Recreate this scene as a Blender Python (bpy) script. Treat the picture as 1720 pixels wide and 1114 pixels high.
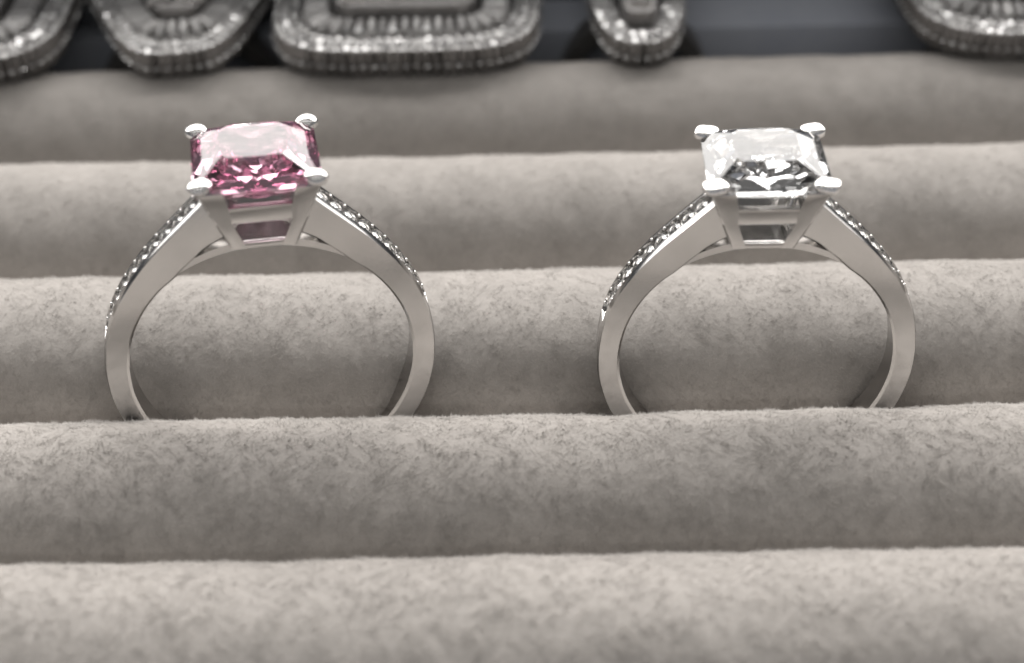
import bpy, bmesh, math, random
import numpy as np
from mathutils import Vector, Matrix, Euler

random.seed(7)
rng = np.random.default_rng(11)
S = bpy.context.scene
for o in list(bpy.data.objects):
    bpy.data.objects.remove(o)
S.unit_settings.scale_length = 0.01          # one unit is one centimetre

# ---------------------------------------------------------------- camera
PITCH, ROLL, FPX = math.radians(36.5), math.radians(1.15), 2500.0
Fw = Vector((0, math.cos(PITCH), -math.sin(PITCH)))
X0 = Vector((1, 0, 0)); U0 = Vector((0, math.sin(PITCH), math.cos(PITCH)))
Rt = X0 * math.cos(ROLL) - U0 * math.sin(ROLL)
Up = X0 * math.sin(ROLL) + U0 * math.cos(ROLL)
cd = bpy.data.cameras.new('camera'); cam = bpy.data.objects.new('camera', cd)
S.collection.objects.link(cam); S.camera = cam
m = Matrix((Rt, Up, -Fw)).transposed().to_4x4()
m.translation = Vector((0.0026, -7.3984, 5.8765))
cam.matrix_world = m
cd.sensor_width = 36; cd.lens = 36 * FPX / 1720
cd.clip_start = 0.1; cd.clip_end = 2000
cd.dof.use_dof = True; cd.dof.focus_distance = 9.25; cd.dof.aperture_fstop = 0.28

# ---------------------------------------------------------------- world, lamps, exposure
W = bpy.data.worlds.new('World'); S.world = W; W.use_nodes = True
W.node_tree.nodes['Background'].inputs['Color'].default_value = (0.98, 0.96, 0.94, 1)
W.node_tree.nodes['Background'].inputs['Strength'].default_value = 0.13

FILL_STRIPS = ((-60, 38, 3.0), (-34, 58, 3.0), (2, 66, 4.0))
def area(name, loc, target, sx, sy, radiance, col, shape='RECTANGLE'):
    d = bpy.data.lights.new(name, 'AREA'); d.shape = shape
    d.size = sx; d.size_y = sy
    A = sx * sy * (math.pi / 4 if shape == 'DISK' else 1)
    d.energy = radiance * A * math.pi; d.color = col
    o = bpy.data.objects.new(name, d); S.collection.objects.link(o)
    o.location = loc
    o.rotation_euler = (Vector(target) - Vector(loc)).to_track_quat('-Z', 'Y').to_euler()
    return o
# the pale luminous ceiling behind and above the tray
area('ceiling_panel', (0, 68, 24), (0, 0, 0), 240, 54, 3.1, (1.0, 0.975, 0.95))
area('overhead_panel', (0, 50, 53), (0, 0, 0), 200, 24, 10.0, (1.0, 0.975, 0.95))
# the two small lamps mirrored in the pink table
for x, z in ((-12.5, 36), (-7, 36.5)):
    area('ceiling_spot', (x, 62, z - 2), (0, 0, 0.5), .9, .9, 60.0, (1.0, 0.98, 0.95), 'DISK')
# added fill strips, overhead and on the viewer's side, brightening the stones' insides
for y, z, L in FILL_STRIPS:
    area('fill_strip', (0, y, z), (0, 0, 0.5), 120, 3.0, L, (1.0, 0.985, 0.96))

S.view_settings.view_transform = 'Standard'; S.view_settings.look = 'None'
S.view_settings.exposure = 0.0; S.view_settings.gamma = 1.0
S.render.engine = 'CYCLES'
cy = S.cycles
cy.max_bounces = 24; cy.transmission_bounces = 20; cy.glossy_bounces = 10; cy.diffuse_bounces = 4
cy.caustics_reflective = False; cy.caustics_refractive = True; cy.blur_glossy = 0.3
cy.sample_clamp_indirect = 6.0
cy.use_denoising = True
try: cy.denoiser = 'OPENIMAGEDENOISE'
except Exception: pass

# ---------------------------------------------------------------- helpers
COL = S.collection
def link(o, parent=None):
    COL.objects.link(o)
    if parent is not None: o.parent = parent
    return o
def empty(name, loc=(0, 0, 0), rot=(0, 0, 0)):
    o = bpy.data.objects.new(name, None); o.empty_display_size = 0.2
    o.location = loc; o.rotation_euler = rot
    return link(o)
def tag(o, label=None, cat=None, group=None, kind=None):
    for k, v in (('label', label), ('category', cat), ('group', group), ('kind', kind)):
        if v: o[k] = v
    return o
def mesh(name, verts, faces, mat, smooth=None):
    me = bpy.data.meshes.new(name); me.from_pydata([tuple(v) for v in verts], [], faces)
    me.materials.append(mat)
    if smooth is not None:
        me.polygons.foreach_set('use_smooth', [True] * len(me.polygons))
        me.set_sharp_from_angle(angle=math.radians(smooth))
    me.update()
    return me
def bm_mesh(name, bm, mat, smooth=None):
    bmesh.ops.recalc_face_normals(bm, faces=bm.faces)
    me = bpy.data.meshes.new(name); bm.to_mesh(me); bm.free(); me.materials.append(mat)
    if smooth is not None:
        me.polygons.foreach_set('use_smooth', [True] * len(me.polygons))
        me.set_sharp_from_angle(angle=math.radians(smooth))
    return me
def ob(name, me, parent=None, loc=None, rot=None, scale=None):
    o = bpy.data.objects.new(name, me)
    if loc is not None: o.location = loc
    if rot is not None: o.rotation_euler = rot
    if scale is not None: o.scale = scale
    return link(o, parent)
def hull(points, s=1.0):
    bm = bmesh.new()
    for p in points: bm.verts.new((p[0] * s, p[1] * s, p[2] * s))
    r = bmesh.ops.convex_hull(bm, input=bm.verts)
    bmesh.ops.delete(bm, geom=[v for v in bm.verts if not v.link_faces], context='VERTS')
    bmesh.ops.dissolve_limit(bm, angle_limit=math.radians(1.0), verts=bm.verts, edges=bm.edges)
    return bm
def bevel(bm, w, seg=2):
    bmesh.ops.bevel(bm, geom=list(bm.edges), offset=w, segments=seg, profile=0.6, affect='EDGES', clamp_overlap=True)

# ---------------------------------------------------------------- materials
def mat(name):
    m = bpy.data.materials.new(name); m.use_nodes = True
    return m, m.node_tree, m.node_tree.nodes['Principled BSDF']
def N(nt, t, **kw):
    n = nt.nodes.new(t)
    for k, v in kw.items():
        if k in n.inputs: n.inputs[k].default_value = v
        else: setattr(n, k, v)
    return n

def mk_metal(name, col, rough, bump=0.02, scale=60, tint=0.08):
    m, nt, p = mat(name)
    p.inputs['Metallic'].default_value = 1.0
    tc = N(nt, 'ShaderNodeTexCoord')
    n1 = N(nt, 'ShaderNodeTexNoise', Scale=scale, Detail=4.0)
    n2 = N(nt, 'ShaderNodeTexNoise', Scale=3.0, Detail=2.0)
    nt.links.new(tc.outputs['Object'], n1.inputs['Vector']); nt.links.new(tc.outputs['Object'], n2.inputs['Vector'])
    r = N(nt, 'ShaderNodeMapRange'); r.inputs['To Min'].default_value = rough * .7; r.inputs['To Max'].default_value = rough * 1.5
    nt.links.new(n1.outputs['Fac'], r.inputs['Value']); nt.links.new(r.outputs['Result'], p.inputs['Roughness'])
    c = N(nt, 'ShaderNodeValToRGB')
    c.color_ramp.elements[0].position = .35; c.color_ramp.elements[1].position = .65
    c.color_ramp.elements[0].color = (*[v * (1 - tint) for v in col], 1); c.color_ramp.elements[1].color = (*col, 1)
    nt.links.new(n2.outputs['Fac'], c.inputs['Fac']); nt.links.new(c.outputs['Color'], p.inputs['Base Color'])
    b = N(nt, 'ShaderNodeBump', Strength=bump, Distance=.01)
    nt.links.new(n1.outputs['Fac'], b.inputs['Height']); nt.links.new(b.outputs['Normal'], p.inputs['Normal'])
    return m
M_metal = mk_metal('white_gold', (0.60, 0.588, 0.576), 0.14)
M_tip = mk_metal('polished_white_gold', (0.90, 0.885, 0.87), 0.22, 0.03, 25, .03)
M_dull = mk_metal('rhodium_plate', (0.33, 0.32, 0.315), 0.55, 0.1, 30)

def mk_gem(name, col, ior, rough=0.0, tint_vol=None):
    m, nt, p = mat(name)
    p.inputs['Base Color'].default_value = (*col, 1)
    p.inputs['Transmission Weight'].default_value = 1.0
    p.inputs['IOR'].default_value = ior; p.inputs['Roughness'].default_value = rough
    if tint_vol:
        v = N(nt, 'ShaderNodeVolumeAbsorption'); v.inputs['Color'].default_value = (*tint_vol[0], 1)
        v.inputs['Density'].default_value = tint_vol[1]
        nt.links.new(v.outputs[0], nt.nodes['Material Output'].inputs['Volume'])
    return m
M_pink = mk_gem('pink_stone', (1.0, 0.965, 0.985), 2.3, 0.0, ((0.98, 0.36, 0.64), .8))
M_clear = mk_gem('clear_stone', (1.0, 1.0, 0.997), 2.35, 0.0)
M_melee = mk_gem('small_clear_stone', (0.99, 0.985, 0.97), 2.2, 0.01)
m, nt, p = mat('pave_stone')                     # tightly set little stones backed by metal
p.inputs['Base Color'].default_value = (0.62, 0.60, 0.59, 1); p.inputs['Metallic'].default_value = .4
p.inputs['Roughness'].default_value = .32; p.inputs['Coat Weight'].default_value = 1.0; p.inputs['Coat IOR'].default_value = 2.0
oi = N(nt, 'ShaderNodeObjectInfo'); cr = N(nt, 'ShaderNodeValToRGB')
cr.color_ramp.elements[0].color = (.42, .41, .405, 1); cr.color_ramp.elements[1].color = (.76, .745, .73, 1)
nt.links.new(oi.outputs['Random'], cr.inputs['Fac']); nt.links.new(cr.outputs['Color'], p.inputs['Base Color'])
M_pave = m

def mk_velvet(name, c1, c2, sheen=.5):
    m, nt, p = mat(name)
    tc = N(nt, 'ShaderNodeTexCoord')
    big = N(nt, 'ShaderNodeTexNoise', Scale=1.3, Detail=3.0, Roughness=.6)
    mid = N(nt, 'ShaderNodeTexNoise', Scale=9.0, Detail=5.0, Roughness=.7, Distortion=.6)
    fine = N(nt, 'ShaderNodeTexNoise', Scale=55.0, Detail=3.0, Roughness=.7)
    for n in (big, mid, fine): nt.links.new(tc.outputs['Object'], n.inputs['Vector'])
    a = N(nt, 'ShaderNodeMath', operation='MULTIPLY'); a.inputs[1].default_value = .35
    b = N(nt, 'ShaderNodeMath', operation='MULTIPLY_ADD'); b.inputs[1].default_value = .40
    c = N(nt, 'ShaderNodeMath', operation='MULTIPLY_ADD'); c.inputs[1].default_value = .25
    nt.links.new(big.outputs['Fac'], a.inputs[0]); nt.links.new(mid.outputs['Fac'], b.inputs[0])
    nt.links.new(a.outputs[0], b.inputs[2]); nt.links.new(fine.outputs['Fac'], c.inputs[0]); nt.links.new(b.outputs[0], c.inputs[2])
    r = N(nt, 'ShaderNodeValToRGB'); r.color_ramp.elements[0].position = .36; r.color_ramp.elements[1].position = .62
    r.color_ramp.elements[0].color = (*c1, 1); r.color_ramp.elements[1].color = (*c2, 1)
    nt.links.new(c.outputs[0], r.inputs['Fac']); nt.links.new(r.outputs['Color'], p.inputs['Base Color'])
    p.inputs['Roughness'].default_value = .95; p.inputs['Specular IOR Level'].default_value = .1
    p.inputs['Sheen Weight'].default_value = sheen; p.inputs['Sheen Roughness'].default_value = .45
    p.inputs['Sheen Tint'].default_value = (*[min(1, v * 1.8) for v in c2], 1)
    bp = N(nt, 'ShaderNodeBump', Strength=.5, Distance=.02)
    nt.links.new(c.outputs[0], bp.inputs['Height']); nt.links.new(bp.outputs['Normal'], p.inputs['Normal'])
    return m
M_velvet = mk_velvet('grey_velvet', (.34, .318, .298), (.46, .432, .406))
M_nap = mk_velvet('grey_velvet_nap', (.42, .395, .37), (.64, .605, .57), .3)
nt = M_nap.node_tree; pn = nt.nodes['Principled BSDF']
# the lying fibres shade with the roll they lie on (each nap's origin is its roll's axis)
tcn = N(nt, 'ShaderNodeTexCoord'); mu = N(nt, 'ShaderNodeVectorMath', operation='MULTIPLY'); mu.inputs[1].default_value = (0, 1, 1)
no = N(nt, 'ShaderNodeVectorMath', operation='NORMALIZE'); ge = N(nt, 'ShaderNodeNewGeometry')
sc_ = N(nt, 'ShaderNodeVectorMath', operation='SCALE'); sc_.inputs['Scale'].default_value = .36
ad = N(nt, 'ShaderNodeVectorMath', operation='ADD'); n2_ = N(nt, 'ShaderNodeVectorMath', operation='NORMALIZE')
nt.links.new(tcn.outputs['Object'], mu.inputs[0]); nt.links.new(mu.outputs[0], no.inputs[0])
nt.links.new(ge.outputs['True Normal'], sc_.inputs[0]); nt.links.new(no.outputs[0], ad.inputs[0]); nt.links.new(sc_.outputs[0], ad.inputs[1])
nt.links.new(ad.outputs[0], n2_.inputs[0]); nt.links.new(n2_.outputs[0], pn.inputs['Normal'])
for l_ in [l_ for l_ in nt.links if l_.from_node.type == 'TEX_COORD' and l_.to_node.type == 'TEX_NOISE']:
    to_ = l_.to_socket; nt.links.new(ge.outputs['Position'], to_)
tl = N(nt, 'ShaderNodeBsdfTranslucent'); mx = N(nt, 'ShaderNodeMixShader'); mx.inputs[0].default_value = .25
nt.links.new(pn.inputs['Base Color'].links[0].from_socket, tl.inputs['Color'])
nt.links.new(pn.outputs[0], mx.inputs[1]); nt.links.new(tl.outputs[0], mx.inputs[2])
nt.links.new(mx.outputs[0], nt.nodes['Material Output'].inputs['Surface'])
M_slate = mk_velvet('slate_velvet', (.13, .145, .175), (.19, .20, .225), .2)
M_ledge = mk_velvet('blue_grey_cloth', (.48, .51, .59), (.56, .585, .64), .3)

# ---------------------------------------------------------------- setting
def box(name, x0, x1, y0, y1, z0, z1, mat_, bev=.02, parent=None):
    bm = bmesh.new(); bmesh.ops.create_cube(bm, size=1)
    for v in bm.verts:
        v.co = Vector(((x0 + x1) / 2 + v.co.x * (x1 - x0), (y0 + y1) / 2 + v.co.y * (y1 - y0), (z0 + z1) / 2 + v.co.z * (z1 - z0)))
    if bev: bevel(bm, bev, 2)
    return ob(name, bm_mesh(name, bm, mat_, 40), parent)
g = ob('counter_top', mesh('counter_top', [(-60, -40, -1.9), (60, -40, -1.9), (60, 60, -1.9), (-60, 60, -1.9)], [(0, 1, 2, 3)], M_slate))
tag(g, 'dark slate counter surface under the ring tray', kind='structure')
g = box('shade_riser', -16, 16, 5.95, 7.2, -1.895, 2.5, M_slate, .08)  # added light blocker, its height set to shade the rear rolls
tag(g, 'dark slate riser added behind the ring tray to shade the rear rolls', kind='structure')

# ---------------------------------------------------------------- tray and velvet rolls
tray = tag(empty('ring_tray', (0, 0, -1.89)),
           'long ring tray padded with soft grey velvet rolls that hold the rings', 'ring tray')
def tray_part(name, me):
    o = ob(name, me, tray); o.location = (0, 0, 1.89); return o
def tray_box(name, *a):
    o = box(name, *a); o.parent = tray; o.location = (0, 0, 1.89); return o
tray_box('base', -9.6, 9.6, -3.6, 5.94, -1.885, -1.50, M_slate, .03)
tray_box('rim', -9.6, -9.25, -3.6, 5.94, -1.495, -.35, M_slate, .04)
tray_box('rim', 9.25, 9.6, -3.6, 5.94, -1.495, -.35, M_slate, .04)
tray_box('rim', -9.245, 9.245, -3.6, -3.3, -1.495, -.55, M_slate, .04)
tray_box('ledge', -9.245, 9.245, 5.22, 5.93, -1.495, -.03, M_ledge, .06)

def wob(x, k, amp=1.0, seed=0.0):
    s = 0
    for i, (f, a) in enumerate(((.55, .5), (1.3, .28), (2.9, .14), (6.1, .06))):
        s = s + a * np.sin(f * x * k + seed * (3.1 + i) + i * 1.7)
    return s * amp
RINGS_X = (-1.517, 1.539)
def roll_pt(x, a, yc, zc, r, seed):
    """a: angle from the front (-y) over the top (90 deg) to the back"""
    rr = r * (1 + .012 * np.sin(3 * a + seed)) + wob(x, 1.0, .009, seed) + .0045 * np.sin(2.3 * x + 4 * a + seed) * np.sin(5.1 * a + 1.1 * x) \
        + .0035 * np.sin(7.3 * x - 3 * a + seed * 2) + .002 * np.sin(17 * x + 9 * a)
    y = yc - rr * np.cos(a); z = zc + rr * np.sin(a)
    z = z + wob(x, .8, .009, seed + 2)
    # the rings press a narrow dent into the foam beside the slot
    for cx in RINGS_X:
        for sx in (-.93, .93):
            d = np.exp(-((x - cx - sx * 1.0) / .22) ** 2)
            if abs(yc - .8) < .1:  y = y + d * .11 * np.exp(-((z + .48) / .30) ** 2) * (np.cos(a) > 0)
            if abs(yc + .8) < .1:  y = y - d * .11 * np.exp(-((z + .48) / .30) ** 2) * (np.cos(a) < 0)
    return y, z
ROLLS = [(-2.08, .215, .76), (-.8, .175, .78), (.8, .165, .78), (2.4, .155, .78), (4.0, .165, .78)]
for k, (yc, top, r) in enumerate(ROLLS):
    zc = top - r; seed = 1.3 + 2.17 * k
    nx, na = 520, 60
    xs = np.linspace(-9.2, 9.2, nx); al = np.linspace(math.radians(-75), math.radians(255), na)
    XX, AA = np.meshgrid(xs, al, indexing='ij')
    YY, ZZ = roll_pt(XX, AA, yc, zc, r, seed)
    V = np.stack([XX, YY, ZZ], -1).reshape(-1, 3)
    Fc = [(i * na + j, (i + 1) * na + j, (i + 1) * na + j + 1, i * na + j + 1) for i in range(nx - 1) for j in range(na - 1)]
    Fc.append(tuple(range(na))[::-1]); Fc.append(tuple((nx - 1) * na + j for j in range(na)))
    me = mesh('roll', V, Fc, M_velvet, 60)
    ro = tray_part('roll', me)
    # nap: short fibres, combed into tufts
    n = (150000, 190000, 130000, 80000, 60000)[k]
    xw = (3.6, 4.2, 4.6, 5.2, 5.8)[k]
    x = rng.uniform(-xw, xw, n); a = rng.uniform(math.radians(5), math.radians(150), n)
    y, z = roll_pt(x, a, yc, zc, r, seed)
    nrm = np.stack([np.zeros(n), -np.cos(a), np.sin(a)], -1)
    tan = np.stack([np.zeros(n), np.sin(a), np.cos(a)], -1)      # up and over the roll
    u, v = x * 5.0, a * 4.0
    flow = 1.4 * np.sin(1.1 * u + 2.0 * np.sin(.9 * v + seed)) + 1.2 * np.sin(2.3 * v - 1.7 * np.sin(1.3 * u + seed)) + .9 * np.sin(3.7 * u + 2.9 * v)
    flow = flow + rng.normal(0, .7, n)
    lift = .42 + .14 * np.sin(2.7 * u + 1.9 * v + seed) * np.sin(1.9 * u - 3.1 * v) + rng.normal(0, .18, n)
    # tufts about a millimetre wide, each leaning its own way
    ci = np.floor(x * 17 + .9 * np.sin(a * 14 + seed)).astype(int); cj = np.floor(a * 14 + .8 * np.sin(x * 13)).astype(int)
    hsh = (ci * 73856093) ^ (cj * 19349663) ^ (k * 83492791)
    tr = np.random.default_rng(k).uniform(0, 1, (4096, 3))[hsh % 4096]
    flow = flow * .4 + (tr[:, 0] - .5) * 2.2
    lift = np.clip(lift + (tr[:, 1] - .5) * .5, .12, 1.2)
    ex = np.array([1.0, 0, 0])
    d = (np.cos(flow)[:, None] * tan * -1 + np.sin(flow)[:, None] * ex)
    d = d * np.cos(lift)[:, None] + nrm * np.sin(lift)[:, None]
    L = np.clip(rng.normal(.023, .008, n) * (.7 + .7 * tr[:, 2]), .01, .075)
    w = rng.uniform(.0022, .0048, n)
    side = np.cross(d, nrm); side /= np.linalg.norm(side, axis=1)[:, None] + 1e-9
    mix = rng.uniform(-1, 1, n)[:, None]; side = side + nrm * mix * .5
    P0 = np.stack([x, y, z], -1) - nrm * .004
    T = P0 + d * L[:, None] + nrm * 0.004
    verts = np.stack([P0 - side * w[:, None] * .5, P0 + side * w[:, None] * .5, T], 1).reshape(-1, 3)
    me = bpy.data.meshes.new('nap')
    me.vertices.add(3 * n); me.vertices.foreach_set('co', verts.astype(np.float32).ravel())
    me.loops.add(3 * n); me.loops.foreach_set('vertex_index', np.arange(3 * n, dtype=np.int32))
    me.polygons.add(n); me.polygons.foreach_set('loop_start', np.arange(0, 3 * n, 3, dtype=np.int32))
    me.update(calc_edges=True); me.materials.append(M_nap)
    me.transform(Matrix.Translation((0, -yc, -zc)))
    tag(ob('nap', me, ro, (0, yc, zc)), kind='stuff')

# ---------------------------------------------------------------- the two rings (local units: mm, scaled by .1)
# half profile (x >= 0) listed from shoulder tip down to the bottom: (inner x, z), (outer x, z)
HALF = [((2.02, 9.35), (3.05, 11.85)),
        ((3.20, 8.68), (4.22, 10.70)),
        ((4.30, 7.74), (5.38, 9.58)),
        ((5.25, 6.82), (6.40, 8.55)),
        ((6.05, 6.15), (7.30, 7.52)),
        ((6.80, 5.32), (8.15, 6.38)),
        ((7.42, 4.42), (8.88, 5.18)),
        ((7.95, 3.40), (9.45, 3.92)),
        ((8.32, 2.35), (9.82, 2.62)),
        ((8.55, 1.25), (10.02, 1.32)),
        ((8.66, 0.05), (10.10, 0.02)),
        ((8.55, -1.60), (9.95, -1.85)),
        ((7.93, -3.65), (9.24, -4.25)),
        ((6.65, -5.70), (7.75, -6.62)),
        ((4.70, -7.38), (5.50, -8.60)),
        ((2.40, -8.42), (2.80, -9.80)),
        ((0, -8.75), (0, -10.2))]
def catmull(P, per):
    P = [np.array(p, float).ravel() for p in P]; out = []
    for i in range(len(P) - 1):
        p0 = P[max(i - 1, 0)]; p1 = P[i]; p2 = P[i + 1]; p3 = P[min(i + 2, len(P) - 1)]
        for j in range(per):
            t = j / per
            out.append(.5 * ((2 * p1) + (-p0 + p2) * t + (2 * p0 - 5 * p1 + 4 * p2 - p3) * t * t + (-p0 + 3 * p1 - 3 * p2 + p3) * t ** 3))
    out.append(P[-1]); return out

def round_cut(bm_scale=1.0):
    pts = []
    for i in range(8):
        a = i * math.pi / 4
        pts.append((.56 * math.cos(a + .39), .56 * math.sin(a + .39), .34))
        pts.append((math.cos(a), math.sin(a), 0.04)); pts.append((math.cos(a), math.sin(a), -.03))
    pts.append((0, 0, -.8))
    return hull(pts, bm_scale)
ME_round = bm_mesh('accent_stone', round_cut(), M_melee)

def superell(nx, ny, ex, size, e):
    bm = bmesh.new(); rows = []
    for i in range(ny + 1):
        ph = -math.pi / 2 + math.pi * i / ny; row = []
        for j in range(nx):
            th = 2 * math.pi * j / nx
            f = lambda c, q: math.copysign(abs(c) ** q, c)
            row.append(bm.verts.new((size[0] * f(math.cos(ph), ex) * f(math.cos(th), e),
                                     size[1] * f(math.cos(ph), ex) * f(math.sin(th), e),
                                     size[2] * f(math.sin(ph), ex))))
        rows.append(row)
    for i in range(ny):
        for j in range(nx):
            bm.faces.new((rows[i][j], rows[i][(j + 1) % nx], rows[i + 1][(j + 1) % nx], rows[i + 1][j]))
    bmesh.ops.remove_doubles(bm, verts=bm.verts, dist=1e-4)
    return bm

def princess(mat_, jit, deep=1.0):
    pts = []
    Z0 = 13.84
    for sx in (-1, 1):
        for sy in (-1, 1):
            pts += [(sx * 1.50, sy * 1.84, 15.0), (sx * 1.84, sy * 1.50, 15.0)]
            pts += [(sx * 1.10, sy * 2.82, 14.58), (sx * 2.96, sy * 1.50, 14.45)]
            pts += [(sx * 3.46, sy * 3.57, Z0 + .10), (sx * 3.57, sy * 3.46, Z0 + .10)]
            pts += [(sx * 3.46, sy * 3.57, Z0 - .08), (sx * 3.57, sy * 3.46, Z0 - .08)]
    for s in (-1, 1):
        for z in (Z0 + .10, Z0 - .08):
            pts += [(s * 3.60, 0, z), (0, s * 3.60, z)]
        for a_, z_ in ((2.6, 12.05 + jit), (1.3, 10.98)):      # pavilion chevrons
            z_ = 13.76 - (13.47 - z_) * deep; pts += [(s * a_, 0, z_), (0, s * a_, z_)]
        pts += [(s * 1.92, 0, 15.0), (0, s * 1.92, 15.0)]
    pts.append((0, 0, 13.76 - 2.92 * deep))
    return bm_mesh('gemstone', hull(pts, .1), mat_)

def make_ring(gem_mat, label, loc, yaw, lean, scale, head_dx, tip_e, tip_size, nst, jit):
    root = empty('solitaire_ring', loc, (0, math.radians(lean), math.radians(yaw)))
    root.scale = (scale, scale, scale)
    tag(root, label, 'ring', 'rings standing upright in the velvet tray')
    # --- band
    C = catmull([i + o for i, o in HALF], 9)
    st = [((-c[0], c[1]), (-c[2], c[3])) for c in C] + [((c[0], c[1]), (c[2], c[3])) for c in C[-2::-1]]
    n = len(st); verts = []; faces = []; chan = 9 * 8 - 2
    hw = 1.12
    for k, (pi, po) in enumerate(st):
        pi = np.array(pi); po = np.array(po); T = np.linalg.norm(po - pi); u = (po - pi) / T
        top = 2 < k < chan or n - 1 - chan < k < n - 3
        dep = .42 if top else 0.0
        ww = hw
        if abs(k - n // 2) < 60: ww = hw - .12 * (1 - abs(k - n // 2) / 60)
        sec = [(-ww, .16), (-ww, T - .12), (-ww + .38, T), (-ww + .45, T - .01), (-ww + .48, T - dep), (ww - .48, T - dep), (ww - .45, T - .01),
               (ww - .38, T), (ww, T - .12), (ww, .16), (ww - .16, 0), (-ww + .16, 0)]
        for y, h in sec:
            q = pi + u * h
            verts.append((q[0] * .1, y * .1, q[1] * .1))
    ns = 12
    for k in range(n - 1):
        for j in range(ns):
            a = k * ns + j; b = k * ns + (j + 1) % ns
            faces.append((a, a + ns, b + ns, b))
    faces.append(tuple(range(ns))); faces.append(tuple((n - 1) * ns + j for j in range(ns))[::-1])
    # bridge closing the finger hole below the head
    nb = 24; off = len(verts)
    for k in range(nb + 1):
        a = math.radians(-36 + 72 * k / nb); flat = .55 * math.cos(a * 2.5) if abs(a) < .62 else 0
        for (y, r_) in ((-.96, 8.50), (-.96, 9.02), (.96, 9.02), (.96, 8.50)):
            rr = r_ + (.20 if r_ < 8.8 else -.06) * (abs(a) / .63) ** 2
            verts.append((rr * math.sin(a) * .1, y * .1, (rr * math.cos(a)) * .1))
    for k in range(nb):
        for j in range(4):
            a = off + k * 4 + j; b = off + k * 4 + (j + 1) % 4
            faces.append((a, a + 4, b + 4, b))
    faces.append((off, off + 1, off + 2, off + 3)); faces.append(tuple(off + nb * 4 + j for j in (3, 2, 1, 0)))
    bm = bmesh.new(); tmp = bpy.data.meshes.new('t'); tmp.from_pydata(verts, [], faces); bm.from_mesh(tmp)
    ob('band', bm_mesh('band', bm, M_metal, 28), root)
    # --- accent stones and beads in the shoulder channels
    for sgn, seq in ((-1, st[:9 * 8 + 4]), (1, st[::-1][:9 * 8 + 4])):
        O = np.array([s_[1] for s_ in seq]); I = np.array([s_[0] for s_ in seq])
        ds = np.r_[0, np.cumsum(np.linalg.norm(np.diff(O, axis=0), axis=1))]
        total = ds[chan - 3]
        step = (total - .9) / nst
        bbm = bmesh.new()
        for q in range(nst):
            s0 = .75 + step * (q + .5)
            ox = np.interp(s0, ds, O[:, 0]); oz = np.interp(s0, ds, O[:, 1])
            ix = np.interp(s0, ds, I[:, 0]); iz = np.interp(s0, ds, I[:, 1])
            ox2 = np.interp(s0 + .2, ds, O[:, 0]); oz2 = np.interp(s0 + .2, ds, O[:, 1])
            tx, tz = ox2 - ox, oz2 - oz; L = math.hypot(tx, tz); tx /= L; tz /= L
            nx_, nz_ = (-tz, tx)
            if nx_ * (ox - ix) + nz_ * (oz - iz) < 0: nx_, nz_ = -nx_, -nz_
            R_ = Matrix(((tx, 0, nx_), (0, 1, 0), (tz, 0, nz_)))
            if R_.determinant() < 0: R_ = Matrix(((tx, 0, nx_), (0, -1, 0), (tz, 0, nz_)))
            so = ob('accent_stone', ME_round, root)
            so.matrix_local = Matrix.Translation(Vector(((ox - nx_ * .20) * .1, 0, (oz - nz_ * .20) * .1))) @ R_.to_4x4() @ Matrix.Diagonal((.1 * step * .49, .1 * .66, .1 * .46, 1))
            # pair of beads between this stone and the next
            for sy in (-1, 1):
                for e in ((0, 1) if q == 0 else (1,)):
                    sc_ = s0 + step * (e - .5)
                    bx = np.interp(sc_, ds, O[:, 0]); bz = np.interp(sc_, ds, O[:, 1])
                    mm = Matrix.Translation(Vector(((bx - nx_ * .07) * .1, sy * .058, (bz - nz_ * .07) * .1)))
                    bmesh.ops.create_icosphere(bbm, subdivisions=2, radius=.0115, matrix=mm)
        tag(ob('bead_row', bm_mesh('bead_row', bbm, M_tip, 60), root), kind='stuff')
    # --- head
    head = ob('setting', None, root) if False else None
    hx = head_dx
    def rail(z0, z1, h0, h1, th, name):
        bm = bmesh.new(); rows = []
        for (h, z) in ((h0, z0), (h1, z1), (h1 - th, z1), (h0 - th, z0)):
            rows.append([bm.verts.new(((hx + sx * h) * .1, sy * h * .1, z * .1)) for sx, sy in ((-1, -1), (1, -1), (1, 1), (-1, 1))])
        for i in range(4):
            for j in range(4):
                bm.faces.new((rows[i][j], rows[i][(j + 1) % 4], rows[(i + 1) % 4][(j + 1) % 4], rows[(i + 1) % 4][j]))
        bevel(bm, .008, 2)
        return ob(name, bm_mesh(name, bm, M_metal, 40), root)
    slope = lambda z: 1.92 + (z - 9.1) * (3.42 - 1.92) / (13.6 - 9.1)
    rail(11.14, 12.42, slope(11.14) + .012, slope(12.42) + .012, .50, 'gallery_rail')
    rail(8.98, 9.50, slope(8.98) + .012, slope(9.50) + .012, .50, 'base_rail')
    bm = bmesh.new()                                   # added plate blocking light from behind, darkening the basket window
    a_, b_ = slope(9.5) - .30, slope(11.3) - .30
    vs = [bm.verts.new(((hx + x_) * .1, y_ * .1, z_ * .1)) for x_, y_, z_ in
          ((-a_, a_, 9.5), (a_, a_, 9.5), (b_, b_, 11.3), (-b_, b_, 11.3), (-a_, a_ + .2, 9.5), (a_, a_ + .2, 9.5), (b_, b_ + .2, 11.3), (-b_, b_ + .2, 11.3))]
    for f_ in ((0, 1, 2, 3), (4, 5, 6, 7), (0, 1, 5, 4), (1, 2, 6, 5), (2, 3, 7, 6), (3, 0, 4, 7)): bm.faces.new([vs[q] for q in f_])
    ob('baffle_plate', bm_mesh('baffle_plate', bm, M_metal), root)
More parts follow.
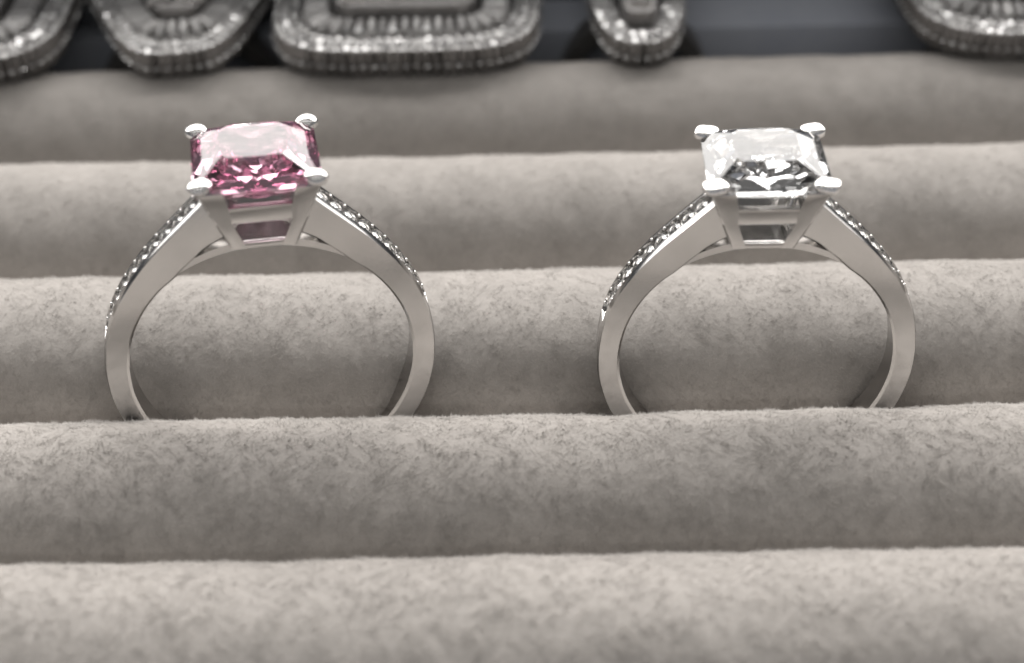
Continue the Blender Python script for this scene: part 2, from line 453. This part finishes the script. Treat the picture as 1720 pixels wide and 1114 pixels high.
    for sx in (-1, 1):
        for sy in (-1, 1):
            bm = bmesh.new()
            pts = []
            for z, w in ((9.0, .92), (11.2, .98), (12.3, 1.28), (13.80, 1.52)):
                o_ = slope(z) + .03
                for dx, dy in ((0, .14), (.14, 0), (w, 0), (w, .5), (.5, w), (0, w)):
                    pts.append(((hx + sx * (o_ - dx)) * .1, sy * (o_ - dy) * .1, z * .1))
            nz, nv = 4, 6; vs = [bm.verts.new(p_) for p_ in pts]
            for i in range(nz - 1):
                for j in range(nv):
                    bm.faces.new((vs[i * nv + j], vs[i * nv + (j + 1) % nv], vs[(i + 1) * nv + (j + 1) % nv], vs[(i + 1) * nv + j]))
            bm.faces.new(vs[:nv]); bm.faces.new(vs[-nv:])
            bmesh.ops.recalc_face_normals(bm, faces=bm.faces)
            bevel(bm, .006, 2)
            pr = ob('prong', bm_mesh('prong', bm, M_metal, 40), root)
            tb = superell(28, 16, tip_e[0], tip_size, tip_e[1])
            rz = Matrix.Rotation(math.radians((40 if sx * sy > 0 else -40) if tip_e[1] > .9 else (14 if sx * sy > 0 else -14)) + math.radians(random.uniform(-7, 7)), 4, 'Z')
            for v in tb.verts:                      # claw: folded down on the outside, thinner on the stone
                v.co.z *= 1.0 + .10 * math.sin(v.co.x * 22 + sy) + .07 * math.sin(v.co.y * 26 + sx)
            tb.transform(rz)
            r_out = 3.18
            tb.transform(Matrix.Translation(Vector(((hx + sx * r_out) * .1, sy * r_out * .1, 1.408))))
            ob('claw', bm_mesh('claw', tb, M_tip, 50), pr)
    gm = ob('gemstone', princess(gem_mat, jit, .74 if jit == 0 else .66), root); gm.location = (hx * .1, 0, 0)
    return root
make_ring(M_pink, 'white metal ring with the square pink stone, left of the two in the front slot',
          (-1.490, 0, .278), 10.5, 1.3, 1.0, .22, (.9, 1.0), (.074, .064, .040), 9, 0.0)
make_ring(M_clear, 'white metal ring with the square colourless stone, right of the two in the front slot',
          (1.512, 0, .225), -2.0, -1.0, .972, -.20, (.5, .6), (.074, .060, .030), 9, .12)

# ---------------------------------------------------------------- cluster rings behind
def sup_outline(w, h, e, taper, n, skew=0.0):
    """closed outline of a rounded head: w x h cm, exponent e, front edge narrowed by taper"""
    P = []
    for i in range(n * 8):
        t = 2 * math.pi * i / (n * 8)
        c, s_ = math.cos(t), math.sin(t)
        x = math.copysign(abs(c) ** (2 / e), c) * w / 2; y = math.copysign(abs(s_) ** (2 / e), s_) * h / 2
        k = 1 - taper * (.5 - y / h)
        P.append((x * k + skew * (.5 - y / h), y))
    P = np.array(P + [P[0]]); ds = np.r_[0, np.cumsum(np.linalg.norm(np.diff(P, axis=0), axis=1))]
    q = np.linspace(0, ds[-1], n + 1)[:-1]
    return np.stack([np.interp(q, ds, P[:, 0]), np.interp(q, ds, P[:, 1])], -1), ds[-1]
bmb = hull([(x * a, y * b, z) for z, a, b in ((0, 1, 1), (.5, .95, .95), (.9, .62, .72)) for x in (-.5, .5) for y in (-.5, .5)])
ME_bag = bm_mesh('baguette_stone', bmb, M_pave)
ME_rnd = bm_mesh('round_stone', round_cut(), M_pave)

def cluster(label, cx, cyy, z, w, h, e, taper, yaw, tilt, skew=0.0, mid=True):
    root = empty('cluster_ring', (cx, cyy, z), (math.radians(tilt), 0, math.radians(yaw)))
    tag(root, label, 'ring', 'broad pavé rings in the rear slot')
    pitch = .078
    _, per = sup_outline(w, h, e, taper, 60, skew); n = int(per / pitch)
    # fluted wall (the row of claws) and top plate
    nn = n * 6; out, _ = sup_outline(w, h, e, taper, nn, skew)
    cen = np.array([0.0 + skew * .5, 0.0])
    def off(P, d):
        T = np.roll(P, -1, 0) - np.roll(P, 1, 0); T /= np.linalg.norm(T, axis=1)[:, None]
        return P - np.stack([T[:, 1], -T[:, 0]], -1) * d
    rows = []
    fl = (np.cos(np.arange(nn) * 2 * math.pi / 6) * .5 + .5)
    def shifted(d, fa=0.0):
        T = np.roll(out, -1, 0) - np.roll(out, 1, 0); T /= np.linalg.norm(T, axis=1)[:, None]
        Nn = np.stack([T[:, 1], -T[:, 0]], -1)
        return out - Nn * (d + fa * (1 - fl))[:, None]
    levels = [(.10, .0, -.24), (.04, .055, -.22), (0.01, .055, -.02), (0.03, .02, .02), (.12, 0, .035), (.30, 0, .02)]
    bm = bmesh.new()
    jz = np.repeat(rng.uniform(-.022, .022, n), 6); jf = np.repeat(rng.uniform(.5, 1.25, n), 6)
    fl[:] = 1 - (1 - fl) * jf
    for d, fa, zz in levels:
        S_ = shifted(d, fa); rows.append([bm.verts.new((p_[0], p_[1], zz + (jz[q] if zz < -.1 else 0))) for q, p_ in enumerate(S_)])
    for i in range(len(rows) - 1):
        for j in range(nn):
            bm.faces.new((rows[i][j], rows[i][(j + 1) % nn], rows[i + 1][(j + 1) % nn], rows[i + 1][j]))
    bm.faces.new(rows[0]); bm.faces.new(rows[-1])
    ob('head_plate', bm_mesh('head_plate', bm, M_dull, 35), root)
    # perimeter stones, two rows
    def ring_stones(d, pit, zz, rad, jitter=.0):
        O_, per_ = sup_outline(max(w - 2 * d, .1), max(h - 2 * d, .1), e, taper, 60, skew * (1 - d / w))
        m_ = max(6, int(per_ / pit)); O_, _ = sup_outline(w - 2 * d, h - 2 * d, e, taper, m_, skew * (1 - d / w))
        for q, p_ in enumerate(O_):
            s_ = ob('round_stone', ME_rnd, root, (p_[0], p_[1], zz + random.uniform(-.004, .004)),
                    (random.uniform(-.25, .25), random.uniform(-.25, .25), random.uniform(0, 1)), (rad, rad, rad * .9))
    ring_stones(.045, .076, .040, .036)
    ring_stones(.120, .080, .055, .038)
    ring_stones(.200, .084, .045, .038)
    ring_stones(.012, .088, -.10, .030)
    # radial baguettes
    d = .40; ww, hh = w - 2 * d, h - 2 * d
    if mid:
        O_, per_ = sup_outline(ww, hh, e + 1.5, taper, 60, skew * (1 - d / w)); m_ = int(per_ / .095)
        O_, _ = sup_outline(ww, hh, e + 1.5, taper, m_, skew * (1 - d / w))
        for q in range(m_):
            T = O_[(q + 1) % m_] - O_[q - 1]; ang = math.atan2(T[1], T[0])
            ob('baguette_stone', ME_bag, root, (O_[q][0], O_[q][1], .03), (random.uniform(-.12, .12), random.uniform(-.12, .12), ang),
               (.074, .24, .085))
    # raised centre: stepped platform with long baguettes
    d = .56 if mid else .30; ww, hh = max(w - 2 * d, .26), max(h - 2 * d, .26)
    bm = bmesh.new(); rows = []
    for dd, zz in ((0, 0.01), (0, .17), (.03, .19), (.09, .19)):
        O2, _ = sup_outline(max(ww - 2 * dd, .05), max(hh - 2 * dd, .05), e + 2, taper, 48, skew * (1 - d / w))
        rows.append([bm.verts.new((p_[0], p_[1], zz)) for p_ in O2])
    for i in range(3):
        for j in range(48):
            bm.faces.new((rows[i][j], rows[i][(j + 1) % 48], rows[i + 1][(j + 1) % 48], rows[i + 1][j]))
    bm.faces.new(rows[0]); bm.faces.new(rows[-1])
    ob('centre_platform', bm_mesh('centre_platform', bm, M_dull, 35), root)
    nb = max(1, int((ww - .2) / .30)); nr = max(1, int((hh - .16) / .17))
    for i in range(nb):
        for j in range(nr):
            bw = (ww - .16) / nb; bh = (hh - .14) / nr
            yy = -hh / 2 + .07 + bh * (j + .5)
            k = 1 - taper * (.5 - yy / h)
            ob('baguette_stone', ME_bag, root, ((-ww / 2 + .08 + bw * (i + .5)) * k + skew * .5, yy, .19),
               (random.uniform(-.06, .06), random.uniform(-.06, .06), 0), (bw * .92 * k, bh * .9, .07))
    # band going down into the slot
    bm = bmesh.new(); R0 = min(.9, w * .42 + .25); segs = 40; rows = []
    for i in range(segs):
        a = 2 * math.pi * i / segs
        rows.append([bm.verts.new((r_ * math.sin(a) + skew * .5, y_, -.26 - R0 * .93 + r_ * math.cos(a))) for r_, y_ in ((R0, -.14), (R0, .14), (R0 - .15, .14), (R0 - .15, -.14))])
    for i in range(segs):
        for j in range(4):
            bm.faces.new((rows[i][j], rows[i][(j + 1) % 4], rows[(i + 1) % segs][(j + 1) % 4], rows[(i + 1) % segs][j]))
    ob('band', bm_mesh('band', bm, M_dull, 30), root)
    return root
cluster('broad square pavé ring cut by the left edge of the photo', -4.99, 4.92, .42, 2.42, 2.2, 4.0, .05, 3, 2)
cluster('tapering shield-shaped pavé ring between the two broad ones at the left', -2.88, 5.02, .42, 2.15, 2.15, 4.5, .62, 7, 2, 0.0)
cluster('widest pavé ring, a rounded rectangle just behind and right of the pink stone', -.86, 5.0, .42, 2.43, 2.2, 4.2, .06, 0, 2)
cluster('narrow oval-fronted pavé ring, the smallest one, between the two square stones', 1.17, 5.09, .42, 1.02, 2.25, 3.0, .28, -2, 2, 0.0, False)
cluster('broad rounded pavé ring cut by the right edge of the photo', 4.70, 5.03, .44, 2.5, 2.2, 3.8, .05, 0, 2)
